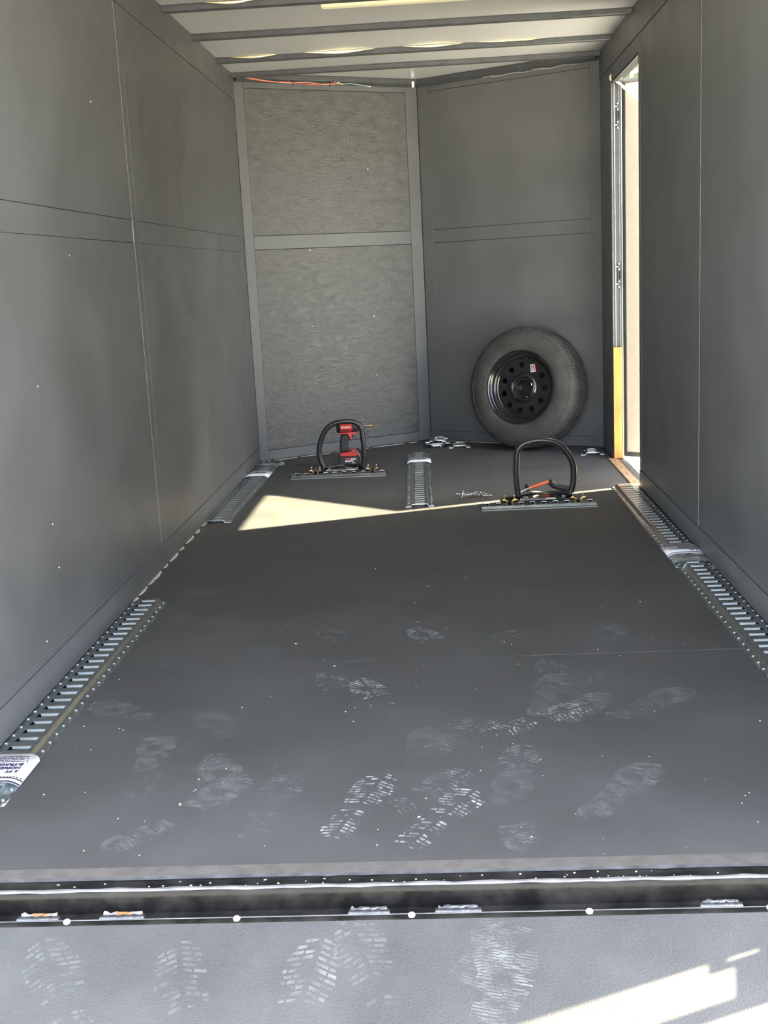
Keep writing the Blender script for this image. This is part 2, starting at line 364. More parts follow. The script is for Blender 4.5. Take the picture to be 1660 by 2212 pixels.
for nm, m, lab, ss, zz in (('roof_wire', 'copper_wire', 'orange wire sagging below the roof channel', [.05, .2, .32, .42, .52, .64], [-.030, -.046, -.052, -.045, -.053, -.048]),
                           ('roof_wire', 'red_wire', 'red wire looped beside the orange wire under the roof channel', [.08, .2, .3, .45, .55, .62], [-.038, -.049, -.047, -.056, -.050, -.040]),
                           ('roof_wire', 'grey_wire', 'grey green wire end hanging right of the orange wire', [.60, .66, .70, .76, .82], [-.040, -.048, -.044, -.050, -.056])):
    pts = spline([along(WA, WB, s, .050, HC+z+.004) for s, z in zip(ss, zz)], 6)
    w = empty(nm, along(WA, WB, ss[0], .05, HC-.04)); tag(w, lab, 'wire'); 
    MB().tube([q-w.location for q in pts], .0024, 7).build('insulation', m, w)
    MB().tube([pts[-1]-w.location, pts[-1]-w.location+Vector((.012, .006, -.002))], .0018, 6).build('bare_end', 'brass', w)
for s in (.34, .57):
    MB().tube(spline([along(WA, WB, s, .046, HC-.03), along(WA, WB, s, .056, HC-.04), along(WA, WB, s, .052, HC-.06), along(WA, WB, s, .044, HC-.055)], 4, True), .0016, 6, closed=True).build('wire_clip', 'black_rubber', bpy.data.objects['trim_4'])

# ------------------------------------------------------------------ side door
d1 = empty('door_1', (XW+EX, DY1, 0)); struct(d1, 'white side door standing half open outside the right wall', 'door')
ldir = Vector((.68, -.54, 0)).normalized(); LW = .862
ang = math.atan2(ldir.y, ldir.x)
leaf = empty('door_leaf', (.002, 0, 0), ang); leaf.parent = d1
# leaf local x along width, y outward (+y is the outer, sunlit side)
lz0, lz1 = .012, 1.955
MB().box(.018, LW-.018, .006, .034, lz0+.02, lz1-.02).build('leaf_panel', 'cream_skin', leaf)
fr = MB(); fr.box(0, .02, 0, .04, lz0, lz1); fr.box(LW-.02, LW, 0, .04, lz0, lz1); fr.box(.02, LW-.02, 0, .04, lz0, lz0+.022); fr.box(.02, LW-.02, 0, .04, lz1-.022, lz1)
fr.build('leaf_frame', 'black_rubber', leaf, .002)
# jamb lining on the hinge side, header lining, strike side
jl = struct(box('trim_6', 'jamb_paint', XW+.001, XW+EX, DY1-.004, DY1, .0, DZ), 'dark metal door jamb lining', 'trim')
box('weather_strip', 'joint_edge', XW+.012, XW+.0165, DY1-.010, DY1-.004, .60, DZ-.01, jl)
box('edge_bead', 'sill_bead', XW+.036, XW+.039, DY1-.009, DY1-.004, .60, DZ-.01, jl)
box('edge_bead', 'sill_bead', XW+.001, XW+.004, DY1-.007, DY1-.004, .60, DZ-.01, jl)
hl = struct(box('trim_7', 'jamb_paint', XW+.001, XW+EX, DY0, DY1, DZ-.004, DZ))
box('edge_bead', 'sill_bead', XW+.002, XW+.006, DY0, DY1, DZ-.008, DZ-.004, hl)
struct(box('trim_8', 'jamb_paint', XW+.001, XW+EX, DY0, DY0+.003, .0, DZ))
for z in (1.778, .976):
    h = empty('hinge', (XW+.028-XW-EX, -.006, z)); h.parent = d1
    MB().box(-.002, .020, -.007, .002, -.060, .060).build('hinge_block', 'black_rubber', h, .001)
    MB().tube([(.012, -.010, -.02), (.012, -.010, .02)], .006, 8).build('knuckle', 'black_rubber', h)
    for dz in (-.045, .045):
        for (rx, rz) in ((-.006, 0), (.003, .014), (.003, -.014)):
            MB().lathe([(.0001, .004), (.004, .003), (.0055, 0)], 8).build('rivet', 'steel', h, loc=(rx, -.006, dz+rz), rot=(pi/2, 0, 0))
sill = struct(box('door_sill_1', 'tan_wood', XW-.035, XW+.012, DY0+.004, DY1-.012, -.004, .006, None, .002), 'tan wooden strip along the side door sill', 'door sill')
for y in (3.6, 3.8, 4.0, 4.2):
    MB().lathe([(.0001, .002), (.004, .0015), (.005, 0)], 8).build('screw_head', 'tool_black', sill, loc=(XW-.012, y, .006))
ss = struct(box('door_sill_2', 'rib_paint', XW+.012, XW+.030, DY0+.004, DY1-.004, -.012, .003, None, .001))
box('sill_lip', 'sill_bead', XW+.030, XW+EX+.006, DY0+.004, DY1-.004, -.012, -.002, ss)
# pine board in the hinge jamb
pb = tag(box('pine_board', 'pine', XW-.004, XW+.0425, DY1-.032, DY1-.012, .006, .603, None, .0015), 'short yellow pine board standing in the side door jamb', 'board')
# door stay: hook and twisted white cord
hk = empty('door_cord', (XW+.006, DY1-.012, 1.965)); tag(hk, 'white twisted cord tied from door jamb to the open door', 'cord')
end = Vector((XW+EX, DY1, 0))+ldir*.42+Vector((-.012, -.015, 1.66)); st = Vector(hk.location)
for ph in (0, pi):
    pts = []
    for i in range(61):
        t = i/60; q = st.lerp(end, t)-st; q.z -= .03*sin(pi*t)
        a = t*34+ph; q += Vector((0, cos(a), sin(a)))*.0045; pts.append(q)
    MB().tube(pts, .0042, 6).build('strand', 'white_cord', hk)
MB().tube(spline([(-.012, 0, .004), (-.004, -.014, .012), (.008, -.010, 0), (.004, -.006, -.016), (-.010, -.004, -.010), (-.012, 0, .004)], 6), .004, 6).build('knot', 'white_cord', hk)
ey = MB().tube(spline([(.0, .010, .04), (0, -.004, .036), (.003, -.010, .01), (.0, -.006, -.004), (-.006, .0, .004)], 5), .0028, 6).build('hook', 'steel', hk)
MB().box(-.010, .010, -.004, .008, -.020, .012).build('hook_plate', 'brass', hk, .001)

# ------------------------------------------------------------------ rear sill and ramp
def xstrip(name, m, prof, parent=None, x0=-XW, x1=XW, bev=0): return MB().prism(prof, lambda y, z: (x0, y, z), lambda y, z: (x1, y, z)).build(name, m, parent, bev)
es = struct(xstrip('trim_9', 'sill_grey', [(-.001, -.03), (-.001, .0008), (-.033, .0002), (-.0345, -.003), (-.0345, -.03)], None), 'worn grey painted strip along the rear floor edge', 'floor trim')
rs = struct(xstrip('trim_10', 'sill_steel', [(-.036, -.09), (-.036, -.002), (-.0385, -.001), (-.0405, -.004), (-.075, -.006), (-.078, -.0005), (-.083, .001), (-.087, -.001), (-.0895, -.007), (-.0895, -.012), (-.0905, -.040), (-.126, -.047), (-.126, -.09)]), 'glossy black steel rear sill above the ramp hinge', 'sill')
# pale worn beads
def ragged(name, parent, y0, y1, z, amp, m, step=.02):
    n = int(2*XW/step); a = []; b = []
    for i in range(n+1):
        x = -XW+2*XW*i/n; k = .5+.5*sin(x*9.1)*sin(x*23+1)+random.uniform(-.3, .3)
        a.append((x, y0+amp*.3*random.uniform(-1, 1)*max(0, k), z)); b.append((x, y1-amp*max(0, k)*random.random(), z))
    vs = a+b; lo = [(q[0], q[1], q[2]-.003) for q in vs]
    MB().add(vs, [(i, i+1, n+2+i, n+1+i) for i in range(n)]).add(vs+lo, [(n+1+i, n+2+i, 3*n+4+i, 3*n+3+i) for i in range(n)]).build(name, m, parent)
ragged('caulk_bead', rs, -.0352, -.0405, .0004, .004, 'sill_bead')
MB().tube([(-XW+2*XW*i/60, -.0825+.0008*sin(i*1.1), .0005+.0006*sin(i*2.3)) for i in range(61)], [.0042+.0008*sin(i*1.9) for i in range(61)], 8).build('worn_ridge', 'sill_bead', rs)
RY, RZ, RS = -.142, -.030, .25
ramp = struct(MB().prism([(RY-.002, RZ), (RY-.002, RZ-.05), (-2.15, RZ-.05-RS*2.008), (-2.15, RZ-RS*2.008)], lambda y, z: (-XW+.03, y, z), lambda y, z: (XW-.03, y, z)).build('ramp', 'ramp_paint'), 'dusty grey black textured loading ramp sloping down from the sill', 'ramp')
xstrip('ramp_lip', 'sill_steel', [(RY+.014, RZ-.03), (RY+.013, RZ+.001), (RY+.009, RZ+.004), (RY+.003, RZ+.004), (RY-.003, RZ+.0015), (RY-.003, RZ-.03)], ramp, -XW+.03, XW-.03)
MB().tube([(-XW+.03, RY+.0075, RZ+.0035), (XW-.03, RY+.0075, RZ+.0035)], .0016, 6).build('lip_edge', 'sill_bead', ramp)
for x in (-.612, -.312, -.008, .296, .60, -.9, .9):
    MB().lathe([(.0001, .005), (.004, .004), (.0065, .001), (.0065, -.002)], 12).build('rivet', 'white_skin', ramp, loc=(x, RY+.004, RZ+.004))
for i, (x0, x1, m) in enumerate(((-.71, -.634, 'rust_steel'), (-.561, -.481, 'rust_steel'), (-.12, -.047, 'bare_steel'), (.032, .113, 'bare_steel'), (.487, .560, 'bare_steel'))):
    h = empty('hinge_knuckle', ((x0+x1)/2, -.113, -.047)); h.parent = rs; w = (x1-x0)/2
    MB().prism([(-.016, -.006), (-.014, .010), (-.006, .017), (.003, .017), (.008, .010), (.012, -.006)], lambda a, b: (-w, a, b), lambda a, b: (w, a, b)).build('hinge_barrel', 'bare_steel', h, .002)
    pts = [(-w*.85+2*w*.85*j/12, .006+.0015*sin(j*2.1+i), .016+.001*sin(j*1.3+i)) for j in range(13)]
    MB().tube(pts, [.0035+.0012*sin(j*1.7+i) for j in range(13)], 7).build('weld_bead', m, h)
    if i < 4: MB().box(w if i % 2 == 0 else -w-.06, w+.07 if i % 2 == 0 else -w, -.012, .002, -.006, .004).build('hinge_pin_strip', 'sill_bead' if i > 1 else 'rust_steel', h, .001)
# unseen lock bar added at the rear right post to throw the ramp shadow
lb = empty('unseen_lock_bar', (XW+EX, -.1375, .20)); tag(lb, 'unseen galvanised lock bar added beside the rear post for its ramp shadow', 'lock bar')
MB().tube([(0, 0, 0), (0, 0, 1.0)], .0135, 12).build('bar', 'zinc', lb)
for z in (.245, .86):
    mb = MB(); mb.box(-.005, .003, 0, .0675, z, z+.055); mb.box(-.005, .003, .0675, .0795, z, z+.100); mb.box(-.005, .003, .0795, .0885, z, z+.015); mb.box(-.005, .003, .0795, .0885, z+.075, z+.100)
    mb.build('bracket', 'zinc', lb)

# ground, trees outside
g = MB().add([(-60, -60, -.56), (60, -60, -.56), (60, 60, -.56), (-60, 60, -.56)], [(0, 1, 2, 3)]).build('ground', 'ground')
struct(g, 'dry sunlit grass beside the trailer', 'ground')
mat('dry_grass', (.42, .36, .12), .9, 0, col2=(.30, .32, .10), scale=3, bump=.5, bscale=60)
struct(MB().box(1.35, 14, 4.4, 30, -.56, -.552).build('lawn', 'dry_grass'), 'strip of dry yellow grass outside the side door', 'lawn')
def tree(loc, h, rad, label, seed):
    rnd = random.Random(seed); t = empty('tree', loc); tag(t, label, 'tree', 'trees beyond the side door')
    MB().tube(spline([(0, 0, 0), (.1, .05, h*.3), (-.05, .1, h*.55), (.1, 0, h*.8)], 4), [.22-.012*i for i in range(13)], 8).build('trunk', 'bark', t)
    mb = MB()
    for i in range(3600):
        a = rnd.uniform(0, 2*pi); u = rnd.uniform(-1, 1); r = rad*rnd.uniform(.35, 1)**.6*(1+.25*sin(3*a+seed))
        q = Vector((r*cos(a)*math.sqrt(1-u*u), r*sin(a)*math.sqrt(1-u*u), h*.68+u*rad*.85))
        n = Vector((rnd.gauss(0, 1), rnd.gauss(0, 1), rnd.gauss(0, 1))).normalized(); s1 = n.orthogonal().normalized()*rnd.uniform(.05, .11); s2 = n.cross(s1)*.6
        mb.add([q-s1, q-s2, q+s1, q+s2], [(0, 1, 2, 3)])
    f = mb.build('foliage', 'foliage', t); f['kind'] = 'stuff'
tree((3.5, 17.5, -.56), 6.4, 1.7, 'leafy green tree seen above the open side door', 3)
tree((1.6, 24.0, -.56), 8.0, 1.9, 'paler bushy tree beside the first, outside the side doorway', 5)

# ------------------------------------------------------------------ E-track rails
PT = .0508
def rail_mesh(n, name='rail'):
    mb = MB(); zf, zt = .0022, .0135
    for i in range(n):
        y0, y1 = i*PT, (i+1)*PT; ym = (y0+y1)/2
        for s in (-1, 1):
            xa, xb = s*.0635, s*.0425; xm = (xa+xb)/2
            outer = [(xa, y0), (xm, y0), (xb, y0), (xb, ym), (xb, y1), (xm, y1), (xa, y1), (xa, ym)]
            R = .0044; inner = [(xm+R*(math.copysign(1, q[0]-xm) if abs(q[0]-xm) > 1e-6 else 0)*(.72 if abs(q[1]-ym) > 1e-6 else 1), ym+R*(math.copysign(1, q[1]-ym) if abs(q[1]-ym) > 1e-6 else 0)*(.72 if abs(q[0]-xm) > 1e-6 else 1)) for q in outer]
            rim = [(xm+(a-xm)*1.5, ym+(b-ym)*1.5) for a, b in inner]
            vs = [(a, b, zf) for a, b in outer]+[(a, b, zf) for a, b in rim]+[(a, b, zf+.0018) for a, b in inner]+[(a, b, zf+.0002) for a, b in inner]
            mb.add(vs, [(r*8+k, r*8+(k+1) % 8, (r+1)*8+(k+1) % 8, (r+1)*8+k) for r in range(3) for k in range(8)]+[tuple(24+k for k in range(8))])
            xs = [(s*.0425, zf), (s*.0400, zf+.001), (s*.0350, zt-.001), (s*.0325, zt), (s*.0285, zt)]
            for (p, q) in zip(xs, xs[1:]): mb.add([(p[0], y0, p[1]), (q[0], y0, q[1]), (q[0], y1, q[1]), (p[0], y1, p[1])], [(0, 1, 2, 3)])
        a, b = y0+.012, y0+.036; xe = .0285
        mb.add([(-xe, y0, zt), (xe, y0, zt), (xe, a, zt), (-xe, a, zt)], [(0, 1, 2, 3)])
        mb.add([(-xe, b, zt), (xe, b, zt), (xe, y1, zt), (-xe, y1, zt)], [(0, 1, 2, 3)])
        # rounded lips turned down into the slot
        xi = xe-.006
        mb.add([(-xe, b, zt), (xe, b, zt), (xi, b-.0016, zt-.0015), (-xi, b-.0016, zt-.0015), (xi, b-.003, zt-.007), (-xi, b-.003, zt-.007), (xi, b-.004, zt-.0115), (-xi, b-.004, zt-.0115)], [(0, 1, 2, 3), (3, 2, 4, 5), (5, 4, 6, 7)], True)
        mb.add([(-xe, a, zt), (xe, a, zt), (xi, a+.0015, zt-.003), (-xi, a+.0015, zt-.003), (xi, a+.002, zt-.009), (-xi, a+.002, zt-.009)], [(0, 1, 2, 3), (3, 2, 4, 5)], True)
        for s in (-1, 1): mb.add([(s*xe, a, zt), (s*xe, b, zt), (s*(xe-.003), b-.003, zt+.001), (s*(xe-.003), a+.004, zt+.001)], [(0, 1, 2, 3)])
    for s in (-1, 1):
        for i in range(n): mb.add([(s*.0635, i*PT, .0022), (s*.0635, (i+1)*PT, .0022), (s*.0640, (i+1)*PT, 0), (s*.0640, i*PT, 0)], [(0, 1, 2, 3)])
    prof = [(-.0635, zf), (-.0425, zf), (-.040, zf+.001), (-.035, zt-.001), (-.0325, zt), (.0325, zt), (.035, zt-.001), (.040, zf+.001), (.0425, zf), (.0635, zf)]
    for y, d in ((0, -.0003), (n*PT, .0003)):
        vs = [(a, y, b) for a, b in prof]+[(a, y+d, b-.0021) for a, b in prof]; k = len(prof)
        mb.add(vs, [(i, i+1, k+i+1, k+i) for i in range(k-1)])
    return mb.mesh(name, 'zinc')
RAIL30, RAIL10, RAIL2 = rail_mesh(30), rail_mesh(10), rail_mesh(2)
RAIL10.materials[0] = MATS['dark_zinc']
SLOT_RIM = MB().tube([(-.0065, -.027, .0146), (-.0118, .024, .0146), (.0118, .024, .0146), (.0065, -.027, .0146)], .0015, 6).mesh('slot_rim', 'steel')
def solid(o): 
    m = o.modifiers.new('sheet', 'SOLIDIFY'); m.thickness = .0016; m.offset = -1; return o
def arch(x, top=.0165):
    a = abs(x)/.068
    return top-.012*max(0, (a-.55)/.45)**1.7
def label_sleeve(parent, y0, y1, style):
    nx = 24; vs = []; W2 = .067
    rad = .016 if style == 'full' else .002
    for j, (y, sg) in enumerate(((y0, -1), (y1, 1))):
        for i in range(nx+1):
            x = -W2+2*W2*i/nx; e = max(0, abs(x)-(W2-rad)); dy = (rad-math.sqrt(max(0, rad*rad-e*e))) if sg > 0 else 0
            vs.append((x, y-sg*dy, arch(x)+.001))
    n1 = nx+1
    lab = MB().add(vs, [(i, i+1, n1+i+1, n1+i) for i in range(nx)], True).build('label', 'paper', parent); solid(lab).modifiers[0].thickness = .0006
    lab['label'] = 'white paper label sleeve'
    if style == 'full':
        # printing is upside down as seen from the rear
        L = y1-y0
        for body, yy in (('5 FT', .345), ('HORIZONTAL', .465), ('E-TRACK', .585)):
            text_mesh('printed_text', body, .0165, 'navy_ink', lab, (.047, y0+L*yy+.0054, .0190), (0, 0, pi), sx=.95)
        for k in range(4):
            mb = MB(); x = .050-.002*k
            while x > -.055:
                w = random.uniform(.004, .013); 
                mb.box(x-w, x, y0+L*(.695+.060*k), y0+L*(.695+.060*k)+.0024, .0183 if abs(x) < .037 else arch(x)+.0014, .0187 if abs(x) < .037 else arch(x)+.002); x -= w+.0025
            mb.build('small_print', 'navy_ink', lab)
        def band(a, b, m):
            vs = []
            for y in (a, b):
                for i in range(nx+1):
                    x = -W2+2*W2*i/nx; vs.append((x, y, arch(x)+.0016))
            MB().add(vs, [(i, i+1, n1+i+1, n1+i) for i in range(nx)], True).build('printed_band', m, lab)
        band(y0+.0, y0+L*.05, 'navy_ink'); band(y0+L*.12, y0+L*.16, 'dark_ink')
        mb = MB()
        for i in range(18):
            x = -.062+i*.0071; mb.box(x, x+.004, y0+L*.175, y0+L*.19, arch(x+.004)+.0012, arch(x)+.0024)
        mb.build('printed_dashes', 'dark_ink', lab)
    else:
        mb = MB(); x = -.052
        for w in (.004, .007, .003, .006, .022, .004, .012, .009):
            zz = arch(x)+.0012; mb.box(x, x+w, y0+(y1-y0)*.55, y0+(y1-y0)*.72, zz, zz+.0008); x += w+.0035
        mb.build('printed_text', 'navy_ink', lab)
    return lab
def rail(x, y, rz, label, lab):
    t = empty('e_track_rail', (x, y, 0), rz); tag(t, label, 'rail', 'galvanised rails laid on the floor')
    link('rail', RAIL30, t)
    if lab: label_sleeve(t, *lab)
    return t
rail(-.9365, .265, 0, 'galvanised slotted rail by the left wall nearest the sill, big white label', (.085, .235, 'full'))
rl = rail(-.945, 3.032, radians(-.5), 'galvanised slotted rail by the left wall beside the sunlit patch', (1.10, 1.25, 'strip'))
rail(-.041, 3.221, radians(1.0), 'galvanised slotted rail lying in the middle of the floor', (1.16, 1.30, 'strip'))
r1 = rail(.9345, 1.990, radians(.3), 'galvanised slotted rail by the right wall, reaching the side door', (.125, .285, 'full'))
rail(.9365, .462, 0, 'galvanised slotted rail by the right wall, nearer than the labelled one', None)
# clear plastic end wrap on two rails
def wrap(parent, y0, y1):
    nx = 20; vs = []; n1 = nx+1
    for j, y in enumerate((y0, (y0+y1)/2, y1)):
        for i in range(n1):
            x = -.069+.138*i/nx; vs.append((x, y+.004*sin(i*1.3+j), arch(x, .019)+.002*sin(i*.9+j*2)))
    o = MB().add(vs, [(r*n1+i, r*n1+i+1, (r+1)*n1+i+1, (r+1)*n1+i) for r in range(2) for i in range(nx)], True).build('plastic_wrap', 'clear_plastic', parent); solid(o)
wrap(rl, 1.44, 1.535); wrap(r1, .03, .115)
# little plastic screw bag at the end of the far left rail
bag = tag(MB().add(*(lambda N: ([(.022*(i/N-.5)*2+.003*sin(j*3), .030*(j/N-.5)*2+.003*sin(i*2), .002+.022*sin(pi*i/N)*sin(pi*j/N)+.004*sin(i*2.2)*sin(j*1.8)*sin(pi*i/N)) for i in range(N+1) for j in range(N+1)], [(i*(N+1)+j, (i+1)*(N+1)+j, (i+1)*(N+1)+j+1, i*(N+1)+j+1) for i in range(N) for j in range(N)]))(8), True).build('plastic_bag', 'clear_plastic', loc=(-.852, 4.545, .004)), 'crumpled clear plastic bag beside the far left rail end', 'bag')
solid(bag)

# ------------------------------------------------------------------ wheel chocks
def chock(x, y, rz, label, P):
    t = empty('wheel_chock', (x, y, 0), rz); tag(t, label, 'wheel chock', 'black hoop wheel chocks')
    r = link('mount_rail', RAIL10, t, loc=(.254, 0, 0), rot=(0, 0, pi/2))
    for k in (0, 1, 3, 4, 5, 6, 7, 9): link('slot_rim', SLOT_RIM, t, loc=(-.254+.0268+PT*k, 0, 0))
    MB().box(-.254, .254, -.0665, -.0636, 0, .0035).build('front_edge', 'zinc', t)
    # fixing plate behind the rail
    pl = MB().prism([(-.165, .080), (-.13, .045), (.17, .045), (.185, .08), (.15, .165), (-.14, .165)], lambda a, b: (a, b, .0140), lambda a, b: (a, b, .0185)).build('base_plate', 'gloss_black', t, .002)
    MB().box(-.075, .085, .050, .084, .0186, .0190).build('warning_label', 'paper', pl)
    MB().box(-.060, .040, .056, .078, .0191, .0193).build('warning_print', 'dark_ink', pl)
    MB().box(-.070, -.052, .058, .076, .0191, .0193).build('warning_print', 'red_ink', pl)
    MB().tube(spline([(q[0], .122, q[1]) for q in P], 6), .0142, 12).build('hoop', 'tube_black', t)
    xa, xb = P[0][0], P[-1][0]
    Q = [(xa+.006, .125, .026), (xa+.03, .150, .024), (xa+.075, .190, .022), ((xa+xb)/2, .205, .016), (xb-.06, .190, .018), (xb-.02, .150, .024), (xb-.004, .125, .026)]
    MB().tube(spline(Q, 6), .011, 10).build('rear_cradle', 'tube_black', t)
    for xx in (xa+.03, xb-.03):
        MB().lathe([(.0001, .008), (.008, .007), (.010, .003), (.010, 0)], 8).build('bolt_head', 'steel', t, loc=(xx, .10, .0185))
    for cx in (-.127, .178):
        for s in (-1, 1):
            f = empty('track_fitting', (cx+s*.012, .0, .0135)); f.parent = t
            MB().tube(spline([(0, 0, -.006), (0, 0, .008), (s*.006, 0, .017), (s*.020, 0, .019)], 5), .0042, 8).build('hook', 'brass', f)
            MB().tube([(s*.010, .015, .012), (s*.010, .015, .030)], .0035, 7).build('pin', 'brass', f)
            MB().ball((s*.010, .015, .033), .006, 6).build('pin_knob', 'steel', f)
    return t
chock(-.4865, 4.138, radians(-.3), 'black hooped wheel chock in front of the red impact driver',
      [(-.092, .024), (-.112, .079), (-.111, .142), (-.088, .205), (-.05, .252), (.01, .272), (.080, .270), (.119, .240), (.128, .17), (.130, .081), (.120, .024)])
chock(.4895, 3.139, radians(.1), 'black hooped wheel chock in front of the spare wheel, orange tool behind it',
      [(-.080, .024), (-.086, .107), (-.083, .205), (-.065, .252), (-.013, .273), (.049, .275), (.108, .256), (.153, .203), (.172, .149), (.170, .075), (.155, .024)])

# orange handled tool behind the right chock
tl = empty('pry_tool', (.50, 3.43, 0), 0); tag(tl, 'orange handled tool lying behind the right wheel chock', 'hand tool')
MB().tube([(-.022, 0, .028), (.066, .008, .052)], .0078, 10).build('handle', 'orange_plastic', tl)
MB().tube(spline([(-.022, 0, .028), (-.042, -.004, .021), (-.062, -.008, .014), (-.070, -.010, .004)], 5), .004, 8).build('shank', 'steel', tl)
MB().tube(spline([(.070, .012, .048), (.078, .018, .044), (.092, .022, .030), (.120, .020, .022), (.150, .012, .016), (.170, .008, .013)], 5), [.008, .012, .015]+[.015]*20+[.012]*3, 10).build('grip', 'tool_black', tl)
MB().ball((-.034, .022, .030), .013, 8).build('knob', 'tool_black', tl)
MB().tube([(-.034, .022, .018), (-.030, .022, .001)], .006, 8).build('knob_stem', 'tool_black', tl)

# ------------------------------------------------------------------ impact driver
dr = empty('impact_driver', (-.458, 4.418, 0), radians(4)); dr.scale = (1, 1, 1.09); tag(dr, 'red and black cordless impact driver standing behind the left hoop', 'power tool')
def ext(poly, th, m, name, parent, bev=.004, y=0):
    return MB().prism(poly, lambda a, b: (a, y-th/2, b), lambda a, b: (a, y+th/2, b)).build(name, m, parent, bev)
bt = ext([(-.050, .0), (.068, .0), (.074, .020), (.072, .058), (-.048, .058), (-.054, .03)], .076, 'tool_black', 'battery', dr, .006)
for (x0, x1, z0, z1, m) in ((-.014, .012, .040, .050, 'red_ink'), (.015, .046, .041, .046, 'paper'), (-.016, .030, .031, .036, 'paper'), (.022, .040, .022, .025, 'paper')):
    MB().box(x0, x1, -.0386, -.0380, z0, z1).build('battery_print', m, bt)
ext([(-.044, .056), (.062, .056), (.060, .070), (.040, .088), (.026, .090), (.012, .080), (-.042, .076)], .066, 'red_plastic', 'foot', dr, .004)
MB().tube(spline([(.028, -.034, .086), (.045, -.034, .082), (.060, -.034, .070), (.066, -.034, .056)], 5), .0028, 7).build('belt_clip', 'steel', dr)
hd = ext([(-.042, .074), (.012, .080), (.006, .11), (.014, .15), (.024, .172), (-.028, .172), (-.040, .14), (-.042, .10)], .042, 'tool_black', 'handle', dr, .010)
ext([(-.046, .178), (-.042, .170), (.006, .170), (.018, .150), (.026, .140), (.030, .142), (.026, .156), (.030, .166), (.056, .172), (.056, .180)], .052, 'red_plastic', 'trigger_guard', dr, .003)
ext([(.026, .150), (.040, .152), (.036, .168), (.028, .168)], .018, 'tool_black', 'trigger', dr, .002)
ho = MB().lathe([(.001, -.052), (.026, -.050), (.031, -.040), (.032, .020), (.030, .034)], 20, M=Matrix.Translation((0, 0, .205)) @ Matrix.Rotation(pi/2, 4, 'Y')).build('motor_housing', 'red_plastic', dr)
MB().lathe([(.001, -.056), (.024, -.055), (.029, -.044), (.0325, -.038), (.0325, -.033)], 20, M=Matrix.Translation((0, 0, .205)) @ Matrix.Rotation(pi/2, 4, 'Y')).build('rear_cap', 'tool_black', dr)
MB().lathe([(.031, .032), (.031, .050), (.024, .064), (.014, .072), (.014, .084), (.012, .088), (.001, .088)], 20, M=Matrix.Translation((0, 0, .205)) @ Matrix.Rotation(pi/2, 4, 'Y')).build('nose_cone', 'tool_black', dr)
npm = MB()
for k in range(7): npm.box(-.028+k*.0078, -.028+k*.0078+.0058, -.0335, -.026, .200+.001*(k % 3), .212-.0015*(k % 2))
npm.build('name_print', 'pale_print', ho)
MB().box(-.030, .026, -.0336, -.026, .186, .189).build('stripe_print', 'dark_ink', ho)
MB().tube([(.086, 0, .205), (.128, 0, .205)], .0045, 6).build('bit_shank', 'steel', dr)
MB().tube([(.128, 0, .205), (.152, 0, .205), (.158, 0, .205), (.170, 0, .205)], [.0055, .0055, .003, .002], 8).build('bit_tip', 'brass', dr)

# ------------------------------------------------------------------ spare wheel
nv = Vector((-.515, -.857, 0)).normalized(); LEAN = radians(9)
ax = (nv*cos(LEAN)+Vector((0, 0, sin(LEAN)))).normalized()          # axle, pointing to the viewer side
RT, TW = .343, .205
e1 = Vector((nv.y, -nv.x, 0)).normalized(); e1 = Vector((-nv.y, nv.x, 0)); e2 = ax.cross(e1)
WC = Vector((.577, 4.802, .354))
wheel = empty('spare_wheel', WC); tag(wheel, 'black trailer spare wheel and tyre leaning on the dark front wall', 'wheel')
MR = Matrix(((e1.x, e2.x, ax.x, 0), (e1.y, e2.y, ax.y, 0), (e1.z, e2.z, ax.z, 0), (0, 0, 0, 1)))
wheel.matrix_world = Matrix.Translation(WC) @ MR
h = TW/2
tp = [(.198, h-.030), (.203, h-.014), (.215, h-.006), (.235, h-.001), (.262, h), (.290, h-.004), (.308, h-.010), (.310, h-.0085), (.313, h-.012), (.326, h-.018), (.334, h-.028)]
prof = tp+[(RT-.003, h-.040), (RT, 0), (RT-.003, -h+.040)]+[(r, -z) for r, z in tp[::-1]]
tyre = MB().lathe(prof, 72).build('tyre', 'tyre_rubber', wheel)
for z in (-.045, -.016, .016, .045):                                  # raised tread ribs, notched
    tr = MB()
    for k in range(60):
        a0, a1 = 2*pi*k/60+z*2, 2*pi*(k+.86)/60+z*2; sh = .05*(1 if k % 2 else -1)*.4
        vs = []
        for (a, rad) in ((a0, RT-.006), (a1, RT-.006), (a1, RT+.005), (a0, RT+.005)):
            for zz in (z-.0115, z+.0115): vs.append((rad*cos(a+sh*(zz-z)*8), rad*sin(a+sh*(zz-z)*8), zz))
        tr.add(vs, [(0, 2, 3, 1), (2, 4, 5, 3), (4, 6, 7, 5), (6, 0, 1, 7), (0, 6, 4, 2), (1, 3, 5, 7)])
    tr.build('tread_rib', 'tyre_rubber', tyre)['kind'] = 'stuff'
for s in (1, -1):
    sh = MB()
    for k in range(96):                                               # shoulder blocks
        a0, a1 = 2*pi*k/96, 2*pi*(k+.7)/96; vs = []
        for a in (a0, a1):
            for (r, z) in ((RT-.004, s*(h-.043)), (RT+.002, s*(h-.041)), (.336, s*(h-.021)), (.318, s*(h-.0125)), (.316, s*(h-.018))): vs.append((r*cos(a), r*sin(a), z))
        sh.add(vs, [(0, 1, 6, 5), (1, 2, 7, 6), (2, 3, 8, 7), (3, 4, 9, 8), (0, 5, 9, 4), (0, 4, 3, 2, 1), (5, 6, 7, 8, 9)])
    sh.build('tread_shoulder', 'tyre_rubber', tyre)['kind'] = 'stuff'
